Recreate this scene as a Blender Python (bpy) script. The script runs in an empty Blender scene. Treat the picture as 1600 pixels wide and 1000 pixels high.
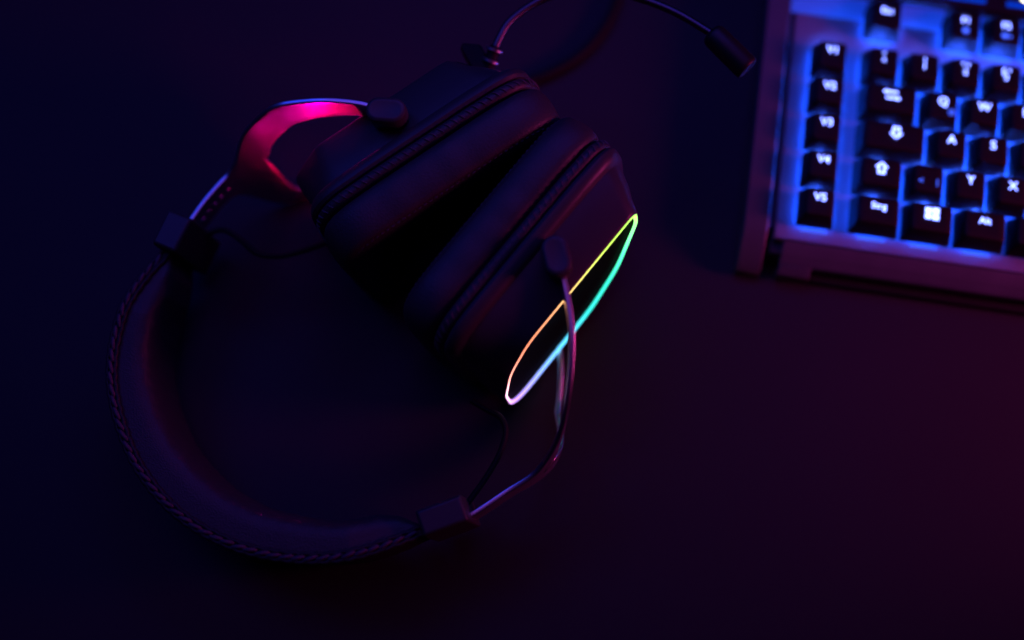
import bpy, math, random
import numpy as np
from mathutils import Vector, Matrix

random.seed(7)
MM = 0.001
scene = bpy.context.scene
COL = scene.collection

# ------------------------------------------------------------------ camera
cam_d = bpy.data.cameras.new("camera")
cam = bpy.data.objects.new("camera", cam_d)
COL.objects.link(cam)
CAM = Vector((0.0, -0.17138, 0.537))
cam.location = CAM
cam.rotation_euler = (math.radians(17.7), 0, 0)
cam_d.sensor_width = 36
cam_d.lens = 42.75
cam_d.clip_start = 0.01
cam_d.clip_end = 20
cam_d.dof.use_dof = True
cam_d.dof.focus_distance = 0.504
cam_d.dof.aperture_fstop = 1.85
scene.camera = cam

# ------------------------------------------------------------------ world and lamps
world = bpy.data.worlds.new("World")
scene.world = world
world.use_nodes = True
bg = world.node_tree.nodes["Background"]
bg.inputs["Color"].default_value = (0.10, 0.05, 0.35, 1)
bg.inputs["Strength"].default_value = 0.003


def area(name, loc, target, size, size_y, color, power, spread=180):
    d = bpy.data.lights.new(name, 'AREA')
    d.shape = 'RECTANGLE'
    d.size = size
    d.size_y = size_y
    d.color = color
    d.energy = power
    d.spread = math.radians(spread)
    o = bpy.data.objects.new(name, d)
    COL.objects.link(o)
    o.location = loc
    o.rotation_euler = (Vector(target) - Vector(loc)).to_track_quat('-Z', 'Y').to_euler()
    return o


BLUE_P, MID_P, MAG_P, TOP_P = 1.75, 0.50, 0.19, 0.66
area("blue_lamp", (-0.70, 0.45, 1.0), (-0.08, 0.02, 0.0), 0.5, 0.5, (0.02, 0.06, 1.0), BLUE_P)
area("back_blue_fill", (0.05, 0.32, 0.47), (-0.02, 0.05, 0.0), 0.34, 0.20, (0.06, 0.06, 1.0), MID_P)  # added blue fill, no known screen; shapes the falloff over the desk
area("magenta_lamp", (0.62, -0.05, 0.245), (0.02, 0.08, 0.0), 0.14, 0.14, (1.0, 0.06, 0.42), MAG_P, 58)
area("violet_lamp", (-0.10, 0.20, 1.05), (-0.05, 0.0, 0.0), 0.58, 0.66, (0.46, 0.10, 1.0), TOP_P)

scene.view_settings.view_transform = 'Standard'
scene.view_settings.look = 'None'
scene.view_settings.exposure = 0
scene.view_settings.gamma = 1
scene.cycles.use_denoising = True
scene.cycles.max_bounces = 6
scene.cycles.sample_clamp_indirect = 4


# ------------------------------------------------------------------ materials
def mat(name, color, rough=0.5, metal=0.0, spec=0.5, bump=0.0, bscale=400, kind='noise',
        var=0.0, vscale=60, rvar=0.0, coat=0.0):
    m = bpy.data.materials.new(name)
    m.use_nodes = True
    nt = m.node_tree
    n = nt.nodes
    b = n["Principled BSDF"]
    b.inputs["Base Color"].default_value = (*color, 1)
    b.inputs["Roughness"].default_value = rough
    b.inputs["Metallic"].default_value = metal
    b.inputs["Specular IOR Level"].default_value = spec
    b.inputs["Coat Weight"].default_value = coat
    tc = n.new("ShaderNodeTexCoord")
    if var or rvar:
        t = n.new("ShaderNodeTexNoise")
        t.inputs["Scale"].default_value = vscale
        t.inputs["Detail"].default_value = 6
        nt.links.new(tc.outputs["Object"], t.inputs["Vector"])
        if var:
            r = n.new("ShaderNodeMix")
            r.data_type = 'RGBA'
            r.inputs[6].default_value = (*[c * (1 - var) for c in color], 1)
            r.inputs[7].default_value = (*[c * (1 + var) for c in color], 1)
            nt.links.new(t.outputs["Fac"], r.inputs[0])
            nt.links.new(r.outputs[2], b.inputs["Base Color"])
        if rvar:
            mr = n.new("ShaderNodeMapRange")
            mr.inputs["To Min"].default_value = rough - rvar
            mr.inputs["To Max"].default_value = rough + rvar
            nt.links.new(t.outputs["Fac"], mr.inputs["Value"])
            nt.links.new(mr.outputs["Result"], b.inputs["Roughness"])
    if bump:
        if kind == 'voronoi':
            t = n.new("ShaderNodeTexVoronoi")
            t.feature = 'SMOOTH_F1'
            out = t.outputs["Distance"]
        else:
            t = n.new("ShaderNodeTexNoise")
            t.inputs["Detail"].default_value = 4
            out = t.outputs["Fac"]
        t.inputs["Scale"].default_value = bscale
        nt.links.new(tc.outputs["Object"], t.inputs["Vector"])
        bp = n.new("ShaderNodeBump")
        bp.inputs["Strength"].default_value = bump
        bp.inputs["Distance"].default_value = 0.0004
        nt.links.new(out, bp.inputs["Height"])
        nt.links.new(bp.outputs["Normal"], b.inputs["Normal"])
    return m


def emit(name, color, strength):
    m = bpy.data.materials.new(name)
    m.use_nodes = True
    nt = m.node_tree
    nt.nodes.clear()
    o = nt.nodes.new("ShaderNodeOutputMaterial")
    e = nt.nodes.new("ShaderNodeEmission")
    e.inputs["Color"].default_value = (*color, 1)
    e.inputs["Strength"].default_value = strength
    nt.links.new(e.outputs[0], o.inputs[0])
    return m


def slope_glow(name, color, strength):
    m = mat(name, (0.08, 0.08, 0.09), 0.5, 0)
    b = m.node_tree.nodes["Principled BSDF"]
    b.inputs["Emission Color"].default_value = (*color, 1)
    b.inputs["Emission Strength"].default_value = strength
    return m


def emit_attr(name, strength):
    m = emit(name, (1, 1, 1), strength)
    nt = m.node_tree
    a = nt.nodes.new("ShaderNodeAttribute")
    a.attribute_name = "glow"
    e = [x for x in nt.nodes if x.type == 'EMISSION'][0]
    nt.links.new(a.outputs["Color"], e.inputs["Color"])
    return m


M = {
    'desk': mat("desk_mat", (0.016, 0.0145, 0.0175), 0.62, 0, 0.35, 0.10, 900, var=0.25, vscale=9, rvar=0.06),
    'leather': mat("leatherette", (0.031, 0.031, 0.034), 0.50, 0, 0.45, 0.35, 1500, 'voronoi', rvar=0.06, vscale=120),
    'strap': mat("strap_leather", (0.016, 0.015, 0.017), 0.55, 0, 0.4, 0.4, 1300, 'voronoi'),
    'thread': mat("thread", (0.075, 0.06, 0.08), 0.6, 0, 0.4, 0.3, 3000),
    'plastic': mat("soft_black_plastic", (0.038, 0.038, 0.041), 0.42, 0, 0.45, 0.12, 2600, rvar=0.05, vscale=80),
    'gloss': mat("face_black_plastic", (0.0025, 0.0022, 0.0025), 0.85, 0, 0.05, rvar=0.06, vscale=70),
    'metal': mat("satin_metal", (0.80, 0.77, 0.80), 0.34, 1.0, 0.5, 0.05, 1800, rvar=0.06, vscale=150),
    'boom': mat("boom_metal", (0.10, 0.09, 0.11), 0.34, 1.0),
    'gloss2': mat("capsule_plastic", (0.008, 0.008, 0.010), 0.45, 0, 0.35, 0.15, 2500),
    'chrome': mat("collar_metal", (0.9, 0.88, 0.9), 0.3, 1.0),
    'rubber': mat("cable_rubber", (0.006, 0.006, 0.007), 0.65, 0, 0.2, 0.1, 2000),
    'alu': mat("brushed_aluminium", (0.22, 0.20, 0.215), 0.55, 0.25, 0.5, 0.08, 2500, rvar=0.07, vscale=200),
    'rail': mat("anodised_frame", (0.105, 0.105, 0.115), 0.5, 0.3, 0.4, 0.1, 2500, var=0.15, vscale=90, rvar=0.08),
    'case': mat("keyboard_case", (0.05, 0.045, 0.05), 0.5, 0.2, 0.4, 0.1, 1500),
    'black_case': mat("keyboard_black", (0.010, 0.009, 0.010), 0.5, 0, 0.4),
    'key': mat("keycap_plastic", (0.010, 0.008, 0.007), 0.55, 0, 0.25, 0.15, 2500, rvar=0.08, vscale=150),
    'switch': mat("switch_plastic", (0.02, 0.02, 0.02), 0.5),
    'legend': emit("legend_glow", (0.18, 0.24, 1.0), 7.5),
    'legend_dim': emit("legend_dim_glow", (0.05, 0.11, 1.0), 1.8),
    'led': emit("led_glow", (0.025, 0.10, 1.0), 1500.0),
    'switch_glow': emit("switch_housing_glow", (0.004, 0.072, 1.0), 52.0),
    'slit': emit("slit_glow", (0.0, 0.045, 0.75), 0.9),
    'leak': emit("painted_leak_glow", (0.06, 0.14, 1.0), 1.0),
    'slope_glow': slope_glow("slope_painted_glow", (0.002, 0.055, 0.8), 0.55),  # backlight on the rear slope, put into its material as emission
    'lamp_dot': emit("indicator_glow", (1.0, 0.93, 0.62), 4.0),
    'ring_r': emit_attr("ring_glow_right", 2.4),
    'ring_l': emit_attr("ring_glow_left", 30.0),
}


# ------------------------------------------------------------------ mesh helpers (millimetres in, metres out)
def build(name, verts, faces, material, parent=None, smooth=True, bevel=0, solid=0, segs=2, angle=35):
    me = bpy.data.meshes.new(name)
    me.from_pydata([(v[0] * MM, v[1] * MM, v[2] * MM) for v in verts], [], faces)
    me.validate()
    me.update()
    import bmesh
    bm = bmesh.new()
    bm.from_mesh(me)
    bmesh.ops.recalc_face_normals(bm, faces=bm.faces)
    bm.to_mesh(me)
    bm.free()
    if smooth:
        me.polygons.foreach_set("use_smooth", [True] * len(me.polygons))
        me.set_sharp_from_angle(angle=math.radians(angle))
    me.materials.append(M[material] if isinstance(material, str) else material)
    o = bpy.data.objects.new(name, me)
    COL.objects.link(o)
    if parent:
        o.parent = parent
    if solid:
        s = o.modifiers.new("solidify", 'SOLIDIFY')
        s.thickness = solid * MM
        s.offset = 0
    if bevel:
        b = o.modifiers.new("bevel", 'BEVEL')
        b.width = bevel * MM
        b.segments = segs
        b.limit_method = 'ANGLE'
        b.angle_limit = math.radians(40)
    return o


def share(name, me, parent, loc=(0, 0, 0), rot=None):
    o = bpy.data.objects.new(name, me)
    COL.objects.link(o)
    o.parent = parent
    o.location = Vector(loc) * MM
    if rot is not None:
        o.rotation_euler = rot
    return o


class MB:
    def __init__(s):
        s.v, s.f = [], []

    def add(s, verts, faces):
        k = len(s.v)
        s.v += [tuple(x) for x in verts]
        s.f += [tuple(i + k for i in f) for f in faces]

    def box(s, x0, x1, y0, y1, z0, z1):
        s.add([(x, y, z) for z in (z0, z1) for y in (y0, y1) for x in (x0, x1)],
              [(0, 2, 3, 1), (4, 5, 7, 6), (0, 1, 5, 4), (2, 6, 7, 3), (0, 4, 6, 2), (1, 3, 7, 5)])

    def loft(s, loops, cap0=True, cap1=True, closed=True):
        n = len(loops[0])
        vs = [p for lp in loops for p in lp]
        fs = []
        for i in range(len(loops) - 1):
            for j in range(n if closed else n - 1):
                k = (j + 1) % n
                fs.append((i * n + j, i * n + k, (i + 1) * n + k, (i + 1) * n + j))
        if cap0:
            fs.append(tuple(range(n))[::-1])
        if cap1:
            fs.append(tuple((len(loops) - 1) * n + j for j in range(n)))
        s.add(vs, fs)

    def tube(s, pts, r, n=12, caps=True):
        pts = [np.array(p, float) for p in pts]
        rs = r if isinstance(r, (list, tuple, np.ndarray)) else [r] * len(pts)
        up = np.array([0, 0, 1.0])
        loops = []
        for i, p in enumerate(pts):
            t = pts[min(i + 1, len(pts) - 1)] - pts[max(i - 1, 0)]
            t = t / np.linalg.norm(t)
            a = np.cross(t, up)
            if np.linalg.norm(a) < 1e-3:
                a = np.cross(t, [1, 0, 0])
            a /= np.linalg.norm(a)
            b = np.cross(a, t)
            loops.append([p + rs[i] * (math.cos(2 * math.pi * k / n) * a + math.sin(2 * math.pi * k / n) * b) for k in range(n)])
        s.loft(loops, caps, caps)

    def build(s, name, material, parent=None, **kw):
        return build(name, s.v, s.f, material, parent, **kw)


def spline(P, n=10):
    P = [np.array(p, float) for p in P]
    P = [2 * P[0] - P[1]] + P + [2 * P[-1] - P[-2]]
    o = []
    for i in range(1, len(P) - 2):
        a, b, c, d = P[i - 1:i + 3]
        for k in range(n):
            t = k / n
            o.append(.5 * (2 * b + (c - a) * t + (2 * a - 5 * b + 4 * c - d) * t * t + (3 * b - a - 3 * c + d) * t ** 3))
    o.append(P[-2])
    return np.array(o)


def arclen(c):
    return np.concatenate([[0], np.cumsum(np.linalg.norm(np.diff(c, axis=0), axis=1))])


def resample(c, step=None, n=None):
    s = arclen(c)
    n = n or max(2, int(round(s[-1] / step)) + 1)
    t = np.linspace(0, s[-1], n)
    return np.stack([np.interp(t, s, c[:, k]) for k in range(c.shape[1])], 1), t


def normals2(c):
    t = np.gradient(c, axis=0)
    t /= np.linalg.norm(t, axis=1)[:, None]
    return np.stack([-t[:, 1], t[:, 0]], 1), t


def tag(o, label, cat, **kw):
    o["label"] = label
    o["category"] = cat
    for k, v in kw.items():
        o[k] = v


# ------------------------------------------------------------------ desk
desk = MB()
desk.box(-900, 900, -500, 700, -25, 0)
d = desk.build("desk", 'desk', bevel=2)
d["kind"] = "structure"
d["label"] = "dark matte desk top under the headset and keyboard"

# ------------------------------------------------------------------ keyboard
kb = bpy.data.objects.new("keyboard", None)
COL.objects.link(kb)
kb.location = (0.1539, 0.0462, 0)
kb.rotation_euler = (0, 0, math.radians(-8.87))
tag(kb, "blue backlit mechanical keyboard with aluminium plate and black keys, out of focus", "keyboard")
U = 19.05
PZ = 18.0        # plate top
KR = 296.0       # right end
m = MB()
m.box(-33, KR, -24, 128, 1.5, 14)
m.box(-11.5, KR, -31, -24.2, 1.0, 3.6)
m.build("case", 'black_case', kb, bevel=1.2)
m = MB()
m.box(-31.5, KR, -17.4, 111, 14.2, PZ)
plate = m.build("top_plate", 'alu', kb, bevel=0.5)
# sloped front panel with its foot
m = MB()
sec = [(-17.6, 12), (-17.6, PZ - .4), (-18.4, PZ - .5), (-27.2, 11.0), (-27.6, 9.0), (-20, 7.5)]
m.loft([[(x, y, z) for y, z in sec] for x in (-27, KR)])
m.build("front_panel", 'rail', kb, bevel=0.5)
m = MB()
sec = [(-27.0, 11.2), (-31.2, 8.1), (-31.2, 2), (-27.0, 2)]
m.loft([[(x, y, z) for y, z in sec] for x in (-27, -12)])
m.build("front_foot", 'rail', kb, bevel=0.5)
# left side rail: raised, its front end sloping away
m = MB()
sec = [(-31.5, 1), (-31.5, 6), (-28, 10), (-12.5, 19.6), (128, 21.5), (128, 1)]
m.loft([[(x, y, z) for y, z in sec] for x in (-46, -34.6)])
m.build("side_rail", 'rail', kb, bevel=0.8)
m = MB()
m.box(-34.6, -32.0, -12, 126, 3, 16.2)
m.build("rail_groove", 'case', kb)
# rising wall and rear deck with media strip
m = MB()
sec = [(112.2, 14), (110.0, PZ + .2), (110.0, 26.2), (111.0, 27.8), (133, 30), (133, 3), (118, 3)]
m.loft([[(x, y, z) for y, z in sec] for x in (-33, KR)])
m.build("rear_deck", 'black_case', kb, bevel=0.3)
sec = [(109.8, PZ + .05), (101.6, PZ + .05), (101.5, PZ + .3), (108.6, 23.8), (109.8, 24.2)]  # sloped wall behind the keys, made to glow in place of key light
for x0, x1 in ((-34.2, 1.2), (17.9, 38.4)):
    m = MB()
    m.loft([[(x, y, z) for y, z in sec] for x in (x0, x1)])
    m.build("glowing_rear_slope", 'slope_glow', kb, bevel=0.3)
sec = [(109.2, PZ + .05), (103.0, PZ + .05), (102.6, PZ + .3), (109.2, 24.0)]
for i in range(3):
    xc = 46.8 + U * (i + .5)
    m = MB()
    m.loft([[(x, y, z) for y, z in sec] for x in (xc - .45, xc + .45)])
    m.build("glowing_rear_slope", 'slope_glow', kb)
for x0, x1 in ((8, 20.5), (21.5, 37), (38, 56), (66, 84), (85, 103)):
    m = MB()
    m.box(x0, x1, 114.0, 116.4, 27.0, 28.35)
    m.build("light_slit", 'slit', kb)
disc = MB()
disc.loft([[(2.1 * math.cos(a), 2.1 * math.sin(a), z) for a in np.linspace(0, 2 * math.pi, 17)[:-1]] for z in (0, .5)])
d0 = None
for x in (49.0, 74.6):
    if d0 is None:
        d0 = disc.build("indicator_lamp", 'lamp_dot', kb)
        d0.location = Vector((x, 119.5, 28.5)) * MM
    else:
        share("indicator_lamp", d0.data, kb, (x, 119.5, 28.5))


def rrect(hx, hy, r, z, n=4, cy=0):
    o = []
    for sx, sy, a0 in ((1, 1, 0), (-1, 1, 90), (-1, -1, 180), (1, -1, 270)):
        for k in range(n + 1):
            a = math.radians(a0 + 90 * k / n)
            o.append((sx * (hx - r) + r * math.cos(a), cy + sy * (hy - r) + r * math.sin(a), z))
    return o


key_mesh = {}


def keycap(w):
    if w in key_mesh:
        return key_mesh[w]
    hx = (w * U - 1.7) / 2
    hy = 8.75
    m = MB()
    loops = [rrect(hx - .8, hy - .8, .6, 19.9), rrect(hx, hy, .8, 19.9), rrect(hx - .2, hy - .2, .9, 21.6),
             rrect(hx - 1.9, hy - 1.9, 1.6, 28.6, cy=.1), rrect(hx - 2.2, hy - 2.2, 1.7, 29.5, cy=.1),
             rrect(hx - 2.8, hy - 2.8, 1.7, 29.85, cy=.1), rrect(max(hx - 6, 1), hy - 6, .9, 29.55, cy=.1)]
    m.loft(loops, False, True)
    # inner ceiling of the hollow cap and the switch stem
    ce = [rrect(hx - .8, hy - .8, .6, 19.9), rrect(hx - 3.4, hy - 3.4, 1.0, 27.6)]
    m.loft(ce, False, True)
    key_mesh[w] = m_last(m, "key")
    return key_mesh[w]


def m_last(m, nm):
    o = m.build("key", 'key', None, angle=50)
    me = o.data
    bpy.data.objects.remove(o)
    return me


sw = MB()
sw.box(-6.9, 6.9, -6.9, 6.9, PZ + .02, PZ + 1.7)
sw.box(-2.4, 2.4, -2.4, 2.4, PZ + 1.7, 26.5)
sw_o = sw.build("switch", 'switch_glow', None)
sw_me = sw_o.data
bpy.data.objects.remove(sw_o)
ld = MB()
ld.box(-1.5, 1.5, 7.0, 7.8, PZ + .3, PZ + 1.3)
ld_o = ld.build("led", 'led', None)
led_me = ld_o.data
bpy.data.objects.remove(ld_o)

st_ = MB()
st_.box(-6.2, 6.2, -.45, .45, -.3, .12)  # solid glowing bar, stands in for backlight leaking out under the front keys
st_o = st_.build("leak_glow_bar", 'leak', None)
leak_me = st_o.data
bpy.data.objects.remove(st_o)
text_cache = {}


def text_mesh(txt, size, material):
    k = (txt, size, material)
    if k in text_cache:
        return text_cache[k]
    c = bpy.data.curves.new("legend", 'FONT')
    c.body = txt
    c.size = size * MM
    c.align_x = 'CENTER'
    c.align_y = 'CENTER'
    c.extrude = 0.00003
    c.offset = 0.00004
    c.space_line = 0.8
    c.resolution_u = 3
    o = bpy.data.objects.new("legend", c)
    COL.objects.link(o)
    bpy.context.view_layer.update()
    dg = bpy.context.evaluated_depsgraph_get()
    me = bpy.data.meshes.new_from_object(o.evaluated_get(dg))
    me.materials.clear()
    me.materials.append(M[material])
    bpy.data.objects.remove(o)
    text_cache[k] = me
    return me


LZ = 29.75


def flat_mesh(name, polys, material):
    m = MB()
    for p in polys:
        m.loft([[(x, y, 0) for x, y in p], [(x, y, .08) for x, y in p]])
    o = m.build(name, material, None, smooth=False)
    me = o.data
    bpy.data.objects.remove(o)
    return me


def legend(key, txt, x=0, y=2.0, size=5.2, material='legend'):
    share("legend", text_mesh(txt, size * .92, material), key, (x, y, LZ + .05))


def legend_shape(key, polys, x=0, y=2.0, material='legend'):
    share("legend", flat_mesh("legend", polys, material), key, (x, y, LZ + .05))


def add_key(w, cx, cy):
    k = share("key", keycap(w), kb, (cx, cy, 0))
    share("switch", sw_me, k)
    share("led", led_me, k)
    if cy < 0 and cx < 120:
        share("leak_glow_bar", leak_me, kb, (cx + .4, cy - 9.8, PZ))
    return k


def rect(x0, x1, y0, y1):
    return [(x0, y0), (x1, y0), (x1, y1), (x0, y1)]


ROW = [r * U - 2.0 for r in range(5)]
FY = 99.5
# macro column
for i in range(5):
    k = add_key(.97, -14.5, ROW[4 - i])
    legend(k, "V%d" % (i + 1), 0.0, 2.4, 5.6)
# function row
k = add_key(1, 9.5, FY)
legend(k, "Esc", 0, 2.2, 4.6)
fx = [46.8 + U * i for i in range(4)] + [46.8 + U * 4.5 + U * i for i in range(4)] + [46.8 + U * 9 + U * i for i in range(4)]
for i, x in enumerate(fx):
    k = add_key(1, x, FY)
    legend(k, "F%d" % (i + 1), 0, 2.6, 4.8)
    if i % 2 == 0:
        legend_shape(k, [[(1.6 * math.cos(a), 1.6 * math.sin(a)) for a in np.linspace(0, 2 * math.pi, 13)[:-1]]], 0, -2.8, 'legend_dim')
    else:
        legend_shape(k, [[(1.5 * math.cos(a) - .6, 1.5 * math.sin(a)) for a in np.linspace(0, 2 * math.pi, 13)[:-1]], rect(1.2, 2.6, -.8, .4)], 0, -2.8, 'legend_dim')
# number row
for i, (a, b) in enumerate([("°", "^"), ("!", "1"), ("\" ²", "2"), ("§ ³", "3"), ("$", "4"), ("%", "5"), ("&", "6"),
                            ("/ {", "7"), ("( [", "8"), (") ]", "9"), ("= }", "0"), ("? \\", "ß"), ("`", "´")]):
    k = add_key(1, (i + .5) * U, ROW[4])
    legend(k, a, 0, 3.4, 4.4)
    legend(k, b, 0, .2, 4.4)
k = add_key(2, 14 * U, ROW[4])
legend_shape(k, [rect(-2, 4, -.5, .5), [(-4, 0), (-2, -1.6), (-2, 1.6)]])
# tab row
k = add_key(1.5, .75 * U, ROW[3])
legend_shape(k, [rect(-3.4, 2.6, 1.1, 2.0), [(-4.2, 1.55), (-2.4, .5), (-2.4, 2.6)], rect(-2.6, 3.4, -2.0, -1.1), [(4.2, -1.55), (2.4, -2.6), (2.4, -.5)]])
for i, ch in enumerate("QWERTZUIOPÜ+"):
    k = add_key(1, (2 + i) * U, ROW[3])
    legend(k, ch, 0, 2.2, 6.2)
    if ch == 'Q':
        legend(k, "@", 4.0, -2.6, 3.6, 'legend_dim')
    if ch == 'E':
        legend(k, "€", 4.0, -2.6, 3.6, 'legend_dim')
k = add_key(1.5, 14.25 * U, ROW[3])
# caps row
k = add_key(1.75, .875 * U, ROW[2])
legend_shape(k, [rect(-1.7, -.8, -.4, 2.8), rect(.8, 1.7, -.4, 2.8), rect(-.8, .8, 2.0, 2.8), [(-3, -.4), (-.1, -3.2), (-.1, -2.2), (-1.4, -.4)], [(3, -.4), (1.4, -.4), (.1, -2.2), (.1, -3.2)]], .8, 2.0)
for i, ch in enumerate("ASDFGHJKLÖÄ#"):
    k = add_key(1, (2.25 + i) * U, ROW[2])
    legend(k, ch, 0, 2.2, 6.2)
k = add_key(1.25, 14.375 * U, ROW[2])
legend(k, "Enter", 0, 2, 4)
# shift row
k = add_key(1.25, .625 * U, ROW[1])
legend_shape(k, [rect(-1.7, -.8, -2.8, .4), rect(.8, 1.7, -2.8, .4), rect(-.8, .8, -2.8, -2.0), [(-3, .4), (-1.4, .4), (-.1, 2.2), (-.1, 3.2)], [(3, .4), (.1, 3.2), (.1, 2.2), (1.4, .4)]])
k = add_key(1, 1.75 * U, ROW[1])
legend(k, "<", -3.4, -1.4, 4.4, 'legend_dim')
legend(k, "|", 4.0, -1.2, 4.4, 'legend_dim')
for i, ch in enumerate("YXCVBNM,.-"):
    k = add_key(1, (2.75 + i) * U, ROW[1])
    legend(k, ch, 0, 2.2, 6.2)
add_key(2.75, 13.625 * U, ROW[1])
# bottom row
k = add_key(1.25, .625 * U, ROW[0])
legend(k, "Strg", 0, 2.2, 4.6)
k = add_key(1.25, 1.875 * U, ROW[0])
legend_shape(k, [rect(-3.0, -.25, .2, 2.8), rect(.25, 3.2, .2, 3.0), rect(-3.0, -.25, -2.6, -.2), rect(.25, 3.2, -2.8, -.2)])
k = add_key(1.25, 3.125 * U, ROW[0])
legend(k, "Alt", 0, 2.2, 4.8)
add_key(6.25, 6.875 * U, ROW[0])
for i, t in enumerate(("Gr", "Fn", "", "Strg")):
    k = add_key(1.25, (10.625 + 1.25 * i) * U, ROW[0])
    if t:
        legend(k, t, 0, 2.2, 4.6)

# ------------------------------------------------------------------ headset
# the headset lies on its side: local x, y run along the desk, local z (w) is the front-to-back axis of the head
hs = bpy.data.objects.new("headset", None)
COL.objects.link(hs)
TH, AZ = math.radians(7.5), math.radians(40)
Rm = Matrix.Rotation(-TH, 3, Vector((-math.sin(AZ), math.cos(AZ), 0)))
ORG = Vector((0, 0, 42.781))
hs.matrix_world = Matrix.Translation(ORG * MM) @ Rm.to_4x4()
tag(hs, "black over-ear gaming headset lying on its side with a glowing rainbow light ring", "headset")


def to_local(p):
    return tuple(Rm.transposed() @ (Vector(p) - ORG))


# ---- headband
outer = spline([(-145.5, 27), (-151.5, 15.5), (-162.5, -5.3), (-167.2, -30), (-163.8, -52), (-152.5, -76), (-134, -95.5), (-109.5, -108.3),
                (-83, -113.2), (-59.7, -111.6), (-36.6, -104.2), (-26, -98.5)])
oc, os_ = resample(outer, n=240)
_n, _t = normals2(oc)
if np.dot(_n[120], np.array([-60, 0]) - oc[120]) < 0:
    _n = -_n
outer = oc - _n * np.interp(os_, [0, 40, os_[-1] - 40, os_[-1]], [0, 1.6, 1.6, 0])[:, None]
oc, os_ = resample(outer, n=240)
nn, tt = normals2(oc)       # left of travel: inward (towards the cups) for this winding
if np.dot(nn[120], np.array([-60, 0]) - oc[120]) < 0:
    nn = -nn
Ltot = os_[-1]
hwid = np.interp(os_, [0, 10, 20, 40, Ltot - 40, Ltot - 22, Ltot - 11, Ltot], [12, 14, 18, 21, 21, 18, 14, 12])
m = MB()
loops = []
for i in range(len(oc)):
    lp = []
    for dn, w in ((0, -1), (0, -.5), (0, .5), (0, 1), (3.0, 1), (3.0, .5), (3.0, -.5), (3.0, -1)):
        q = oc[i] + nn[i] * dn
        lp.append((q[0], q[1], w * hwid[i]))
    loops.append(lp)
m.loft(loops)
band = m.build("headband", 'strap', hs, bevel=0.8)
# cushion on the inner side, a plump D section
thick = np.interp(os_, [0, 11, 17, 26, 70, Ltot / 2, Ltot - 70, Ltot - 26, Ltot - 18, Ltot - 12, Ltot], [1.5, 2.5, 7, 11, 15, 17.5, 16.5, 13, 9, 3, 1.5])
m = MB()
loops = []
for i in range(4, len(oc) - 4):
    lp = []
    h = hwid[i] - 1.2
    for k in range(25):
        a = -math.pi / 2 + math.pi * k / 24
        ca, sa = math.cos(a), math.sin(a)
        dn = 2.6 + thick[i] * abs(ca) ** .42
        w = h * math.copysign(abs(sa) ** .55, sa)
        wr = .18 * math.sin(os_[i] * .55) * math.sin(k * .9 + os_[i] * .21)
        q = oc[i] + nn[i] * (dn + wr)
        lp.append((q[0], q[1], w))
    q = oc[i] + nn[i] * 2.2
    lp.append((q[0], q[1], h * .9))
    lp.append((q[0], q[1], -h * .9))
    loops.append(lp)
m.loft(loops)
m.build("pad", 'leather', band, angle=60)
# braided stitching along the upper edge, one stitch after another
st = MB()
pts = [(-3.3, -.55, .15), (-2.2, -.5, .5), (0, 0, .75), (2.2, .5, .5), (3.3, .55, .15)]
st.tube(pts, [.25, .8, .98, .8, .25], 7)
so = st.build("stitch", 'thread', None, angle=80)
st_me = so.data
bpy.data.objects.remove(so)
pos, ss = resample(outer, step=5.1)
pn, pt = normals2(pos)
for i in range(3, len(pos) - 3):
    w = np.interp(ss[i], os_, hwid)
    a = math.atan2(pt[i][1], pt[i][0])
    n_in = np.array([np.interp(ss[i], os_, nn[:, 0]), np.interp(ss[i], os_, nn[:, 1])])
    q = pos[i] + n_in * (1.5 + random.uniform(-.15, .15)) + pt[i] * random.uniform(-.25, .25)
    share("stitch", st_me, band, (q[0], q[1], w + .1), (0, 0, a + random.uniform(-.06, .1)))
for dn in (-.1, 3.1):
    m = MB()
    wv = [.22 * math.sin(2 * math.pi * x / 5.1 + dn) for x in os_]
    m.tube([(*(oc[i] + nn[i] * (dn + (wv[i] if dn > 1 else -wv[i]))), hwid[i] - .1) for i in range(len(oc))], .95, 8)
    m.build("piping", 'strap', band, angle=80)

# ---- sliders


def slider(center, axis, length, th, hw):
    a = np.array(axis, float)
    a /= np.linalg.norm(a)
    b = np.array([-a[1], a[0]])
    m = MB()
    loops = []
    for w, k in ((-hw, .86), (-hw + 3, 1), (hw - 3, 1), (hw, .88)):
        lp = []
        for x, y in ((-.5, -.5), (.5, -.5), (.5, .5), (-.5, .5)):
            q = np.array(center) + a * x * length * (1 - (1 - k) * .7) + b * y * th * k
            lp.append((q[0], q[1], w))
        loops.append(lp)
    m.loft(loops)
    o = m.build("slider_block", 'plastic', hs, bevel=1.0, segs=3)
    return o


slider((-145.2, 25.6), (6.6, 14.8), 17, 12.5, 20)
slider((-26.6, -97.2), (18.2, 6.4), 20, 11.5, 20)

# ---- yokes: bent sheet metal forks


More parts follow.
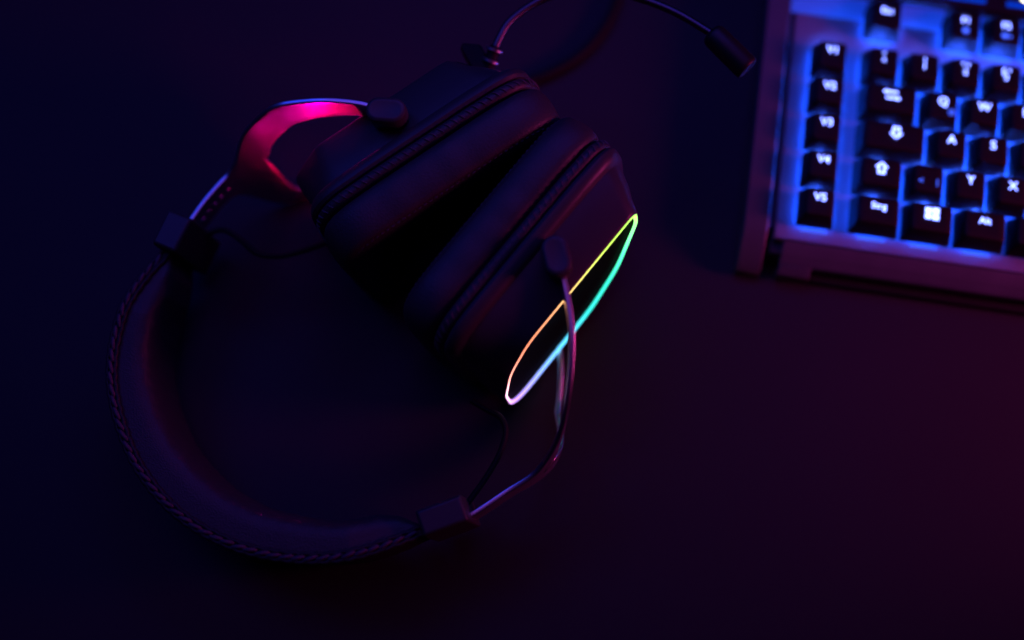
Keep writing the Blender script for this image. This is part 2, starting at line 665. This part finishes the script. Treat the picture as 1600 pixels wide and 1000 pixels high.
def yoke(curve, ot, it, il, ol, lean=(0, 0), lean_s=(45, 75), up_lean=0.0):
    c, s = resample(spline(curve, 16), n=110)
    m = MB()
    n = len(s)
    K = 5
    up, lo = [], []

    def sm(tab, k=9):
        y = np.interp(s, *tab)
        y = np.convolve(np.pad(y, k // 2, mode='edge'), np.ones(k) / k, mode='valid')
        return y
    OT, OL = sm(ot), sm(ol)
    IT, IL = np.maximum(sm(it, 3), 0), np.minimum(sm(il, 3), 0)
    for i in range(n):
        a, b, e, f = OT[i], IT[i], IL[i], OL[i]
        k = np.interp(s[i], lean_s, (0, 1))
        up.append([(c[i][0] - up_lean * k * (a - b) * (1 - j / K), c[i][1], b + (a - b) * j / K) for j in range(K + 1)])
        row = []
        for j in range(K + 1):
            w = e + (f - e) * j / K
            q = k * min(1, abs(w) / 26)
            row.append((c[i][0] + lean[0] * q, c[i][1] + lean[1] * q, w))
        lo.append(row)
    m.loft(up, False, False, closed=False)
    m.loft(lo, False, False, closed=False)
    import bmesh
    o = m.build("yoke", 'metal', hs, solid=0)
    bm = bmesh.new()
    bm.from_mesh(o.data)
    bmesh.ops.remove_doubles(bm, verts=bm.verts, dist=2e-5)
    bmesh.ops.recalc_face_normals(bm, faces=bm.faces)
    bm.to_mesh(o.data)
    bm.free()
    md = o.modifiers.new("solidify", 'SOLIDIFY')
    md.thickness = 2.2 * MM
    md.offset = 0
    md.use_even_offset = True
    b = o.modifiers.new("bevel", 'BEVEL')
    b.width = .45 * MM
    b.segments = 2
    b.limit_method = 'ANGLE'
    b.angle_limit = math.radians(50)
    return o, c, s


def pill(parent, x, y, z0, z1, axis, L=17, Wd=11):
    a = np.array(axis, float)
    a /= np.linalg.norm(a)
    b = np.array([-a[1], a[0]])

    def lp(z, k):
        o = []
        r = Wd / 2 - k
        h = L / 2 - Wd / 2
        for i in range(24):
            t = 2 * math.pi * (i + .5) / 24
            cx = (h if math.cos(t) > 0 else -h) + r * math.cos(t)
            q = np.array([x, y]) + a * cx + b * r * math.sin(t)
            o.append((q[0], q[1], z))
        return o
    m = MB()
    sg = 1 if z1 > z0 else -1
    m.loft([lp(z0, 1.6), lp(z0 + sg * 2, .3), lp(z1 - sg * 2.2, 0), lp(z1 - sg * .7, .35), lp(z1 - sg * .15, 1.1), lp(z1, 1.9), lp(z1 - sg * .1, 2.3)])
    return m.build("pivot_cap", 'plastic', parent, angle=40)


yl, cl, sl = yoke([(-146, 26), (-141, 35), (-134, 45), (-124, 56), (-112, 65), (-97, 71), (-75, 71.5), (-57, 69), (-46, 64)],
                  ([0, 38, 42, 50, 59, 71, 90, 125], [8, 8, 13, 28, 34, 43, 46, 46]),
                  ([0, 54.5, 57.6, 63.5, 73.8, 86, 105, 125], [0, 0, 7, 13, 23, 28.5, 33, 34]),
                  ([0, 54.0, 54.6, 57, 60, 75, 125], [0, 0, -10, -20, -26, -30, -33]),
                  ([0, 28, 33, 38, 47, 60, 125], [-8, -8, -12, -21, -33, -36.5, -41]), lean=(2, -10), lean_s=(32, 52))
yr, cr_, sr = yoke([(-24, -99), (-15.8, -95.8), (-2, -87), (12.5, -77.5), (23.5, -60), (27.7, -30), (24.2, -4), (22, 2)],
                   ([0, 30, 42, 52, 63, 75, 92, 130], [8, 8.5, 11.5, 20, 31, 38, 42, 46]),
                   ([0, 50, 56, 66, 80, 130], [0, 0, 12, 22, 30, 36]),
                   ([0, 50, 56, 66, 80, 130], [0, 0, -12, -22, -30, -34]),
                   ([0, 30, 42, 52, 63, 75, 92, 130], [-8, -8.5, -11.5, -20, -30, -35, -38, -41]), lean=(-9, 0), up_lean=.11)
pill(yl, -46.3, 64.2, 39, 50.5, (1, -.12))
pill(yl, -44.3, 54.2, -35, -42.6, (1, -.12))
pill(yr, 22.3, .6, 39, 50.5, (-.22, 1))
pill(yr, 15.5, .6, -35, -42.6, (-.22, 1))
# detent studs along the left stem
du = MB()
du.loft([[(r * math.cos(a), h, r * math.sin(a)) for a in np.linspace(0, 2 * math.pi, 11)[:-1]] for r, h in ((1.7, 0), (1.5, .45), (.8, .9))])
do = du.build("detent_stud", 'chrome', None, angle=60)
du_me = do.data
bpy.data.objects.remove(do)
for y_c, y_s, sg in ((cl, sl, 1), (cr_, sr, -1)):
    for k in range(5):
        s0 = 12.5 + 4.3 * k
        x, y = np.interp(s0, y_s, y_c[:, 0]), np.interp(s0, y_s, y_c[:, 1])
        x2, y2 = np.interp(s0 + 1, y_s, y_c[:, 0]), np.interp(s0 + 1, y_s, y_c[:, 1])
        ang = math.atan2(y2 - y, x2 - x)
        nx, ny = (math.sin(ang), -math.cos(ang)) if sg > 0 else (-math.sin(ang), math.cos(ang))
        o = share("detent_stud", du_me, yl if sg > 0 else yr, (x + nx * 1.1, y + ny * 1.1, 0), (0, 0, ang + (math.pi if sg > 0 else 0)))

# ---- ear cups


def fillet(poly, radii, n=7):
    out = []
    N = len(poly)
    for i, (p, r) in enumerate(zip(poly, radii)):
        p = np.array(p, float)
        a = np.array(poly[i - 1], float) - p
        b = np.array(poly[(i + 1) % N], float) - p
        la, lb = np.linalg.norm(a), np.linalg.norm(b)
        a /= la
        b /= lb
        half = math.acos(max(-1, min(1, a @ b))) / 2
        dlen = min(r / math.tan(half), la * .45, lb * .45)
        p0, p2 = p + a * dlen, p + b * dlen
        for k in range(n + 1):
            t = k / n
            out.append((1 - t) ** 2 * p0 + 2 * t * (1 - t) * p + t * t * p2)
    return np.array(out)


RING = fillet([(37.5, 35.0), (-31, 33.5), (-44, 21), (-50.5, -2), (-50.5, -34.0), (6, -29), (25, -14), (38.5, 18)], [6, 16, 24, 22, 13, 24, 30, 20])
# densify
def densify(p):
    return np.array([p[i] + (p[(i + 1) % len(p)] - p[i]) * t for i in range(len(p)) for t in ((0, .2, .4, .6, .8) if np.linalg.norm(p[(i + 1) % len(p)] - p[i]) > 8 else (0, .5))])


RING = densify(RING)
RING_LEFT = densify(fillet([(30, 34), (-36, 34), (-51, 20), (-50, -20), (-36, -34), (18, -34), (38, -8)], [6, 8, 10, 16, 10, 14, 20]))


def offset_poly(p, dlt):
    t = np.roll(p, -1, 0) - np.roll(p, 1, 0)
    t /= np.linalg.norm(t, axis=1)[:, None] + 1e-9
    n = np.stack([-t[:, 1], t[:, 0]], 1)
    area_ = .5 * np.sum(p[:, 0] * np.roll(p[:, 1], -1) - np.roll(p[:, 0], -1) * p[:, 1])
    if area_ > 0:
        n = -n
    return p + n * dlt


def sup(phi, hb, hw, e=6.0):
    c, s_ = math.cos(phi), math.sin(phi)
    r = (abs(c / hb) ** e + abs(s_ / hw) ** e) ** (-1 / e)
    return r * c, r * s_


def smoothstep(t):
    t = max(0, min(1, t))
    return t * t * (3 - 2 * t)


def ear_cup(center, bdir, ndir, colors, ringmat, RING, dz=0.0, sunk=False, hb=55, hw=45.0, cush=25.0):
    b = np.array(bdir, float)
    b /= np.linalg.norm(b)
    nd = np.array(ndir, float)
    nd = nd - b * (nd @ b)
    nd /= np.linalg.norm(nd)
    C0 = np.array(center, float)

    def P(bb, w, a):
        q = C0 + b * bb + nd * a
        return (q[0], q[1], w)
    phis = [math.atan2(p[1], p[0] + 4) for p in RING]

    def rim(d_, a):
        return [P(*sup(f, hb + d_, hw + d_), a) for f in phis]

    def mix(k, d_, a, fo):
        fp = offset_poly(RING, fo)
        o = []
        for f, p in zip(phis, fp):
            x, y = sup(f, hb + d_, hw + d_)
            o.append(P(x * (1 - k) + p[0] * k, y * (1 - k) + p[1] * k, a))
        return o
    m = MB()
    loops = [rim(-14, -1), rim(-1.5, -1), rim(-.2, -.4), rim(.4, .9), rim(.2, 2.4), rim(-.6, 4.4), rim(-1.6, 5.4), rim(-3.4, 6.2),
             mix(.18, -3, 9, 2.2), mix(.42, -3, 14, 2.1), mix(.7, -3, 20 - dz * .6, 1.9), mix(.96, -3, 26.6 - dz, 1.5), mix(1, -3, 27.6 - dz, 1.1), mix(1, -3, 28.0 - dz, .5)] + ([mix(1, -3, 24.6 - dz, .45)] if sunk else [])
    m.loft(loops, True, False)
    sh = m.build("ear_cup", 'plastic', hs, angle=28)
    # recessed face plate inside the ring
    m = MB()
    m.loft([mix(1, 0, 26.5 - dz - 1.4 * sunk, -1.0), mix(1, 0, 26.3 - dz - 1.4 * sunk, -2.2), mix(1, 0, 26.0 - dz - 1.4 * sunk, -3.0)], False, True)
    m.build("face_plate", 'gloss', sh)
    # glowing ring
    m = MB()
    prof = [(.5, 27.8 - dz), (.4, 28.0 - dz), (-.5, 28.3 - dz), (-.8, 26.9 - dz), (.3, 26.7 - dz)] if not sunk else \
        [(.3, 25.2 - dz), (.1, 25.5 - dz), (-1.2, 25.5 - dz), (-1.3, 25.2 - dz), (.4, 25.0 - dz)]
    N = len(RING)
    lps = [mix(1, 0, a, o_) for o_, a in prof]
    lps.append(lps[0])
    m.loft(lps, False, False)
    rg = m.build("light_ring", ringmat, sh, angle=60)
    me = rg.data
    at = me.color_attributes.new("glow", 'FLOAT_COLOR', 'POINT')
    # colour runs round the ring by arclength
    sL = np.concatenate([[0], np.cumsum(np.linalg.norm(np.diff(RING, axis=0), axis=1))])
    sL = sL / (sL[-1] + np.linalg.norm(RING[0] - RING[-1]))
    ks = [c_[0] for c_ in colors]
    for vi in range(len(me.vertices)):
        t = sL[vi % N]
        col = [np.interp(t, ks, [c_[1][j] for c_ in colors]) for j in range(3)]
        at.data[vi].color = (*col, 1)
    # leather rim band with pleats next to the shell
    m = MB()
    m.loft([rim(-3, -.6), rim(-.6, -1.3), rim(.15, -2.2), rim(.35, -3.8), rim(0, -5.4), rim(-1.4, -6.2), rim(-4, -6.4)], False, False)
    bd = m.build("rim_band", 'leather', sh, angle=60)
    # pleat stitches on the rim band
    m = MB()
    per = []
    for f in np.linspace(0, 2 * math.pi, 721)[:-1]:
        per.append(sup(f, hb + .3, hw + .3))
    per = np.array(per + [per[0]])
    pp, ps = resample(per, step=3.4)
    for i in range(len(pp) - 1):
        q0, q1 = pp[i], pp[i] + (pp[(i + 1) % (len(pp) - 1)] - pp[i]) * .55
        m.tube([P(q0[0], q0[1], -5.2), P(*((q0 + q1) / 2 * 1.006), -3.6), P(q1[0], q1[1], -2.0)], [.2, .42, .2], 5)
    so_ = m.build("pleat_stitching", 'thread', bd, angle=80)
    so_["kind"] = "stuff"
    # cushion: plump ring with inner seam and opening
    m = MB()
    T = cush
    prof = [(-4.5, -6.3), (-2.2, -6.6), (-.4, -7.4), (.6, -9.0), (1.1, -11.5), (1.2, -15), (.9, -18), (.2, -T + 3.6), (-.8, -T + 2.0), (-1.9, -T + 1.1), (-2.6, -T + 1.2), (-3.3, -T + .5),
            (-6.5, -T - .1),
            (-10, -T - .2), (-14, -T + .6), (-17.5, -T + 3.2), (-19.5, -T + 8), (-19.8, -4)]
    Np = 144
    lps = []
    for d_, a in prof:
        lp = []
        for k in range(Np):
            f = 2 * math.pi * k / Np
            wob = .22 * math.sin(f * 9 + 1.3) * math.sin(f * 5.2) + .12 * math.sin(f * 23)
            x, y = sup(f, hb + d_ + wob * (1 if -T + 1 < a < -8 else 0), hw + d_ + wob * (1 if -T + 1 < a < -8 else 0))
            lp.append(P(x, y, a))
        lps.append(lp)
    m.loft(lps, False, True)
    cu = m.build("ear_cushion", 'leather', sh, angle=75)
    m = MB()
    per = np.array([sup(f, hb - 2.3, hw - 2.3) for f in np.linspace(0, 2 * math.pi, 721)])
    pp, ps = resample(per, step=2.6)
    for i in range(len(pp) - 1):
        q0, q1 = pp[i], pp[i] + (pp[i + 1] - pp[i]) * .7
        m.tube([P(q0[0], q0[1], -T + 1.1), P(*((q0 + q1) / 2), -T + .8), P(q1[0], q1[1], -T + 1.1)], [.15, .32, .15], 5)
    so_ = m.build("seam_stitching", 'thread', cu, angle=80)
    so_["kind"] = "stuff"
    # small screw hole cover on the top side of the shell
    return sh, P


# ring colours by fraction of its length, starting at the pointed corner and running along the upper edge
COL_R = [(0, (.42, 1, .16)), (.06, (.50, .95, .10)), (.13, (.75, .72, .16)), (.20, (1, .42, .20)), (.28, (1, .28, .16)), (.36, (1, .32, .28)),
         (.42, (1, .55, .75)), (.47, (.95, .45, 1)), (.53, (.50, .25, .95)), (.60, (.22, .34, .95)), (.66, (.09, .50, .85)), (.73, (.03, .58, .52)),
         (.80, (.03, .62, .42)), (.88, (.08, .9, .40)), (.95, (.22, 1, .25)), (1, (.42, 1, .16))]
COL_L = [(0, (.05, .0, .15)), (.08, (.15, .0, .12)), (.16, (.18, .0, .16)), (.22, (.3, .0, .25)), (.27, (.55, .0, .34)), (.32, (1.9, .0, 1.0)), (.37, (2.2, .0, .85)), (.42, (1.5, .0, .12)),
         (.47, (.7, .0, .03)), (.55, (.2, .0, .02)), (.62, (.1, .0, .1)), (.8, (.05, .0, .2)), (1, (.05, .0, .15))]
ear_cup((10.4, 9.0), (.643, .766), (.766, -.643), COL_R, 'ring_r', RING, dz=3.0)
lc, PL = ear_cup((-34.2, 53.9), (.836, .549), (-.549, .836), COL_L, 'ring_l', RING_LEFT, dz=2.0, sunk=True, cush=26.5)

# ---- microphone boom on the far end of the left cup
pts = spline([(-6.2, 100, 19.0), (-3.1, 107.6, 20), (2.5, 116.3, 20), (16.5, 125.2, 20), (37, 130, 20), (59.5, 122.4, 20), (74.3, 114.9, 20), (88.0, 105.0, 20)], 10)
bp_, bs = resample(pts, step=.4)
m = MB()
rr = 1.75 + .11 * np.sin(np.arange(len(bp_)) * math.pi * 2 / 3 + .7)
m.tube(bp_, list(rr), 10)
boom = m.build("microphone_boom", 'boom', hs, angle=80)
m = MB()
axis = np.array([104.0 - 88, 87.3 - 105, -2.0])
A0 = np.array([86.9, 106.2, 20.2])
ax = axis / np.linalg.norm(axis)
m.tube([A0 + ax * k for k in (1.0, 1.6, 2.4, 3.6, 11, 21.6, 22.8, 23.5, 23.6, 23.2)], [3.2, 4.4, 5.0, 5.35, 5.5, 5.55, 5.4, 4.9, 4.2, 3.9], 28)
m.build("microphone_capsule", 'gloss2', boom, angle=40)
m = MB()
base = np.array([-11.0, 90.0, 14.0])
tip = np.array([-5.6, 101.8, 19.3])
ba = (tip - base) / np.linalg.norm(tip - base)
Lb = np.linalg.norm(tip - base)
m.tube([base + ba * k for k in (-3, 0, Lb * .5, Lb + 1.0, Lb + 2.6)], [3.6, 3.2, 2.8, 2.7, 2.1], 18)
m.build("boom_socket", 'rubber', boom, angle=40)
for k in (Lb * .70, Lb * 1.06):
    m = MB()
    m.tube([base + ba * (k + q) for q in (-.8, -.5, .5, .8)], [2.8, 3.9, 3.9, 2.8], 20)
    m.build("collar_ring", 'chrome', boom, angle=40)
m = MB()
sec = [(-20.5, 104.5), (-19.5, 107.2), (-11.5, 106.0), (-8.0, 99), (-9.5, 91), (-13.5, 91)]
m.loft([[(x, y, z) for x, y in sec] for z in (12, 19)])
m.build("plug_cover", 'rubber', boom, bevel=1.0)
# strap tongue and small moulded ridge at the end of the left shell
m = MB()
m.tube([(-24.5, 92.4, 31), (-19, 90.6, 32.5), (-12, 88, 33)], [.5, 1.0, .7], 8)
m.build("shell_ridge", 'rubber', lc)

# ---- wires from sliders to cups
m = MB()
m.tube(spline([(-139, 27.5, 0), (-136.2, 29.9, 0), (-129, 31.3, 0), (-121, 26.5, 0), (-113.8, 20.6, -2), (-104, 19.6, -4), (-93.6, 22.5, -6), (-82, 27, -8)], 8), 1.35, 10)
m.build("signal_wire", 'rubber', hs)
m = MB()
m.tube(spline([(-20.5, -92.5, 0), (-17.7, -89.2, 0), (-11, -80, 0), (-5.7, -70.8, 0), (-2.9, -61.5, 0), (-5.2, -55, -1), (-11, -51.5, -3), (-18, -47, -5)], 8), 1.25, 10)
m.build("signal_wire", 'rubber', hs)
# ---- main cable leaving over the desk
m = MB()
wp = [(-8, 96, 16), (-2, 112, 7), (8, 121.5, 3.2), (20, 127.5, 3.0), (34, 137, 3.0), (46, 152, 3.0), (54, 172, 3.0), (60, 200, 3.0), (58, 240, 3.0), (40, 300, 3.0)]
m.tube(spline([to_local(p) for p in wp], 10), 2.6, 14)
m.build("audio_cable", 'rubber', hs)
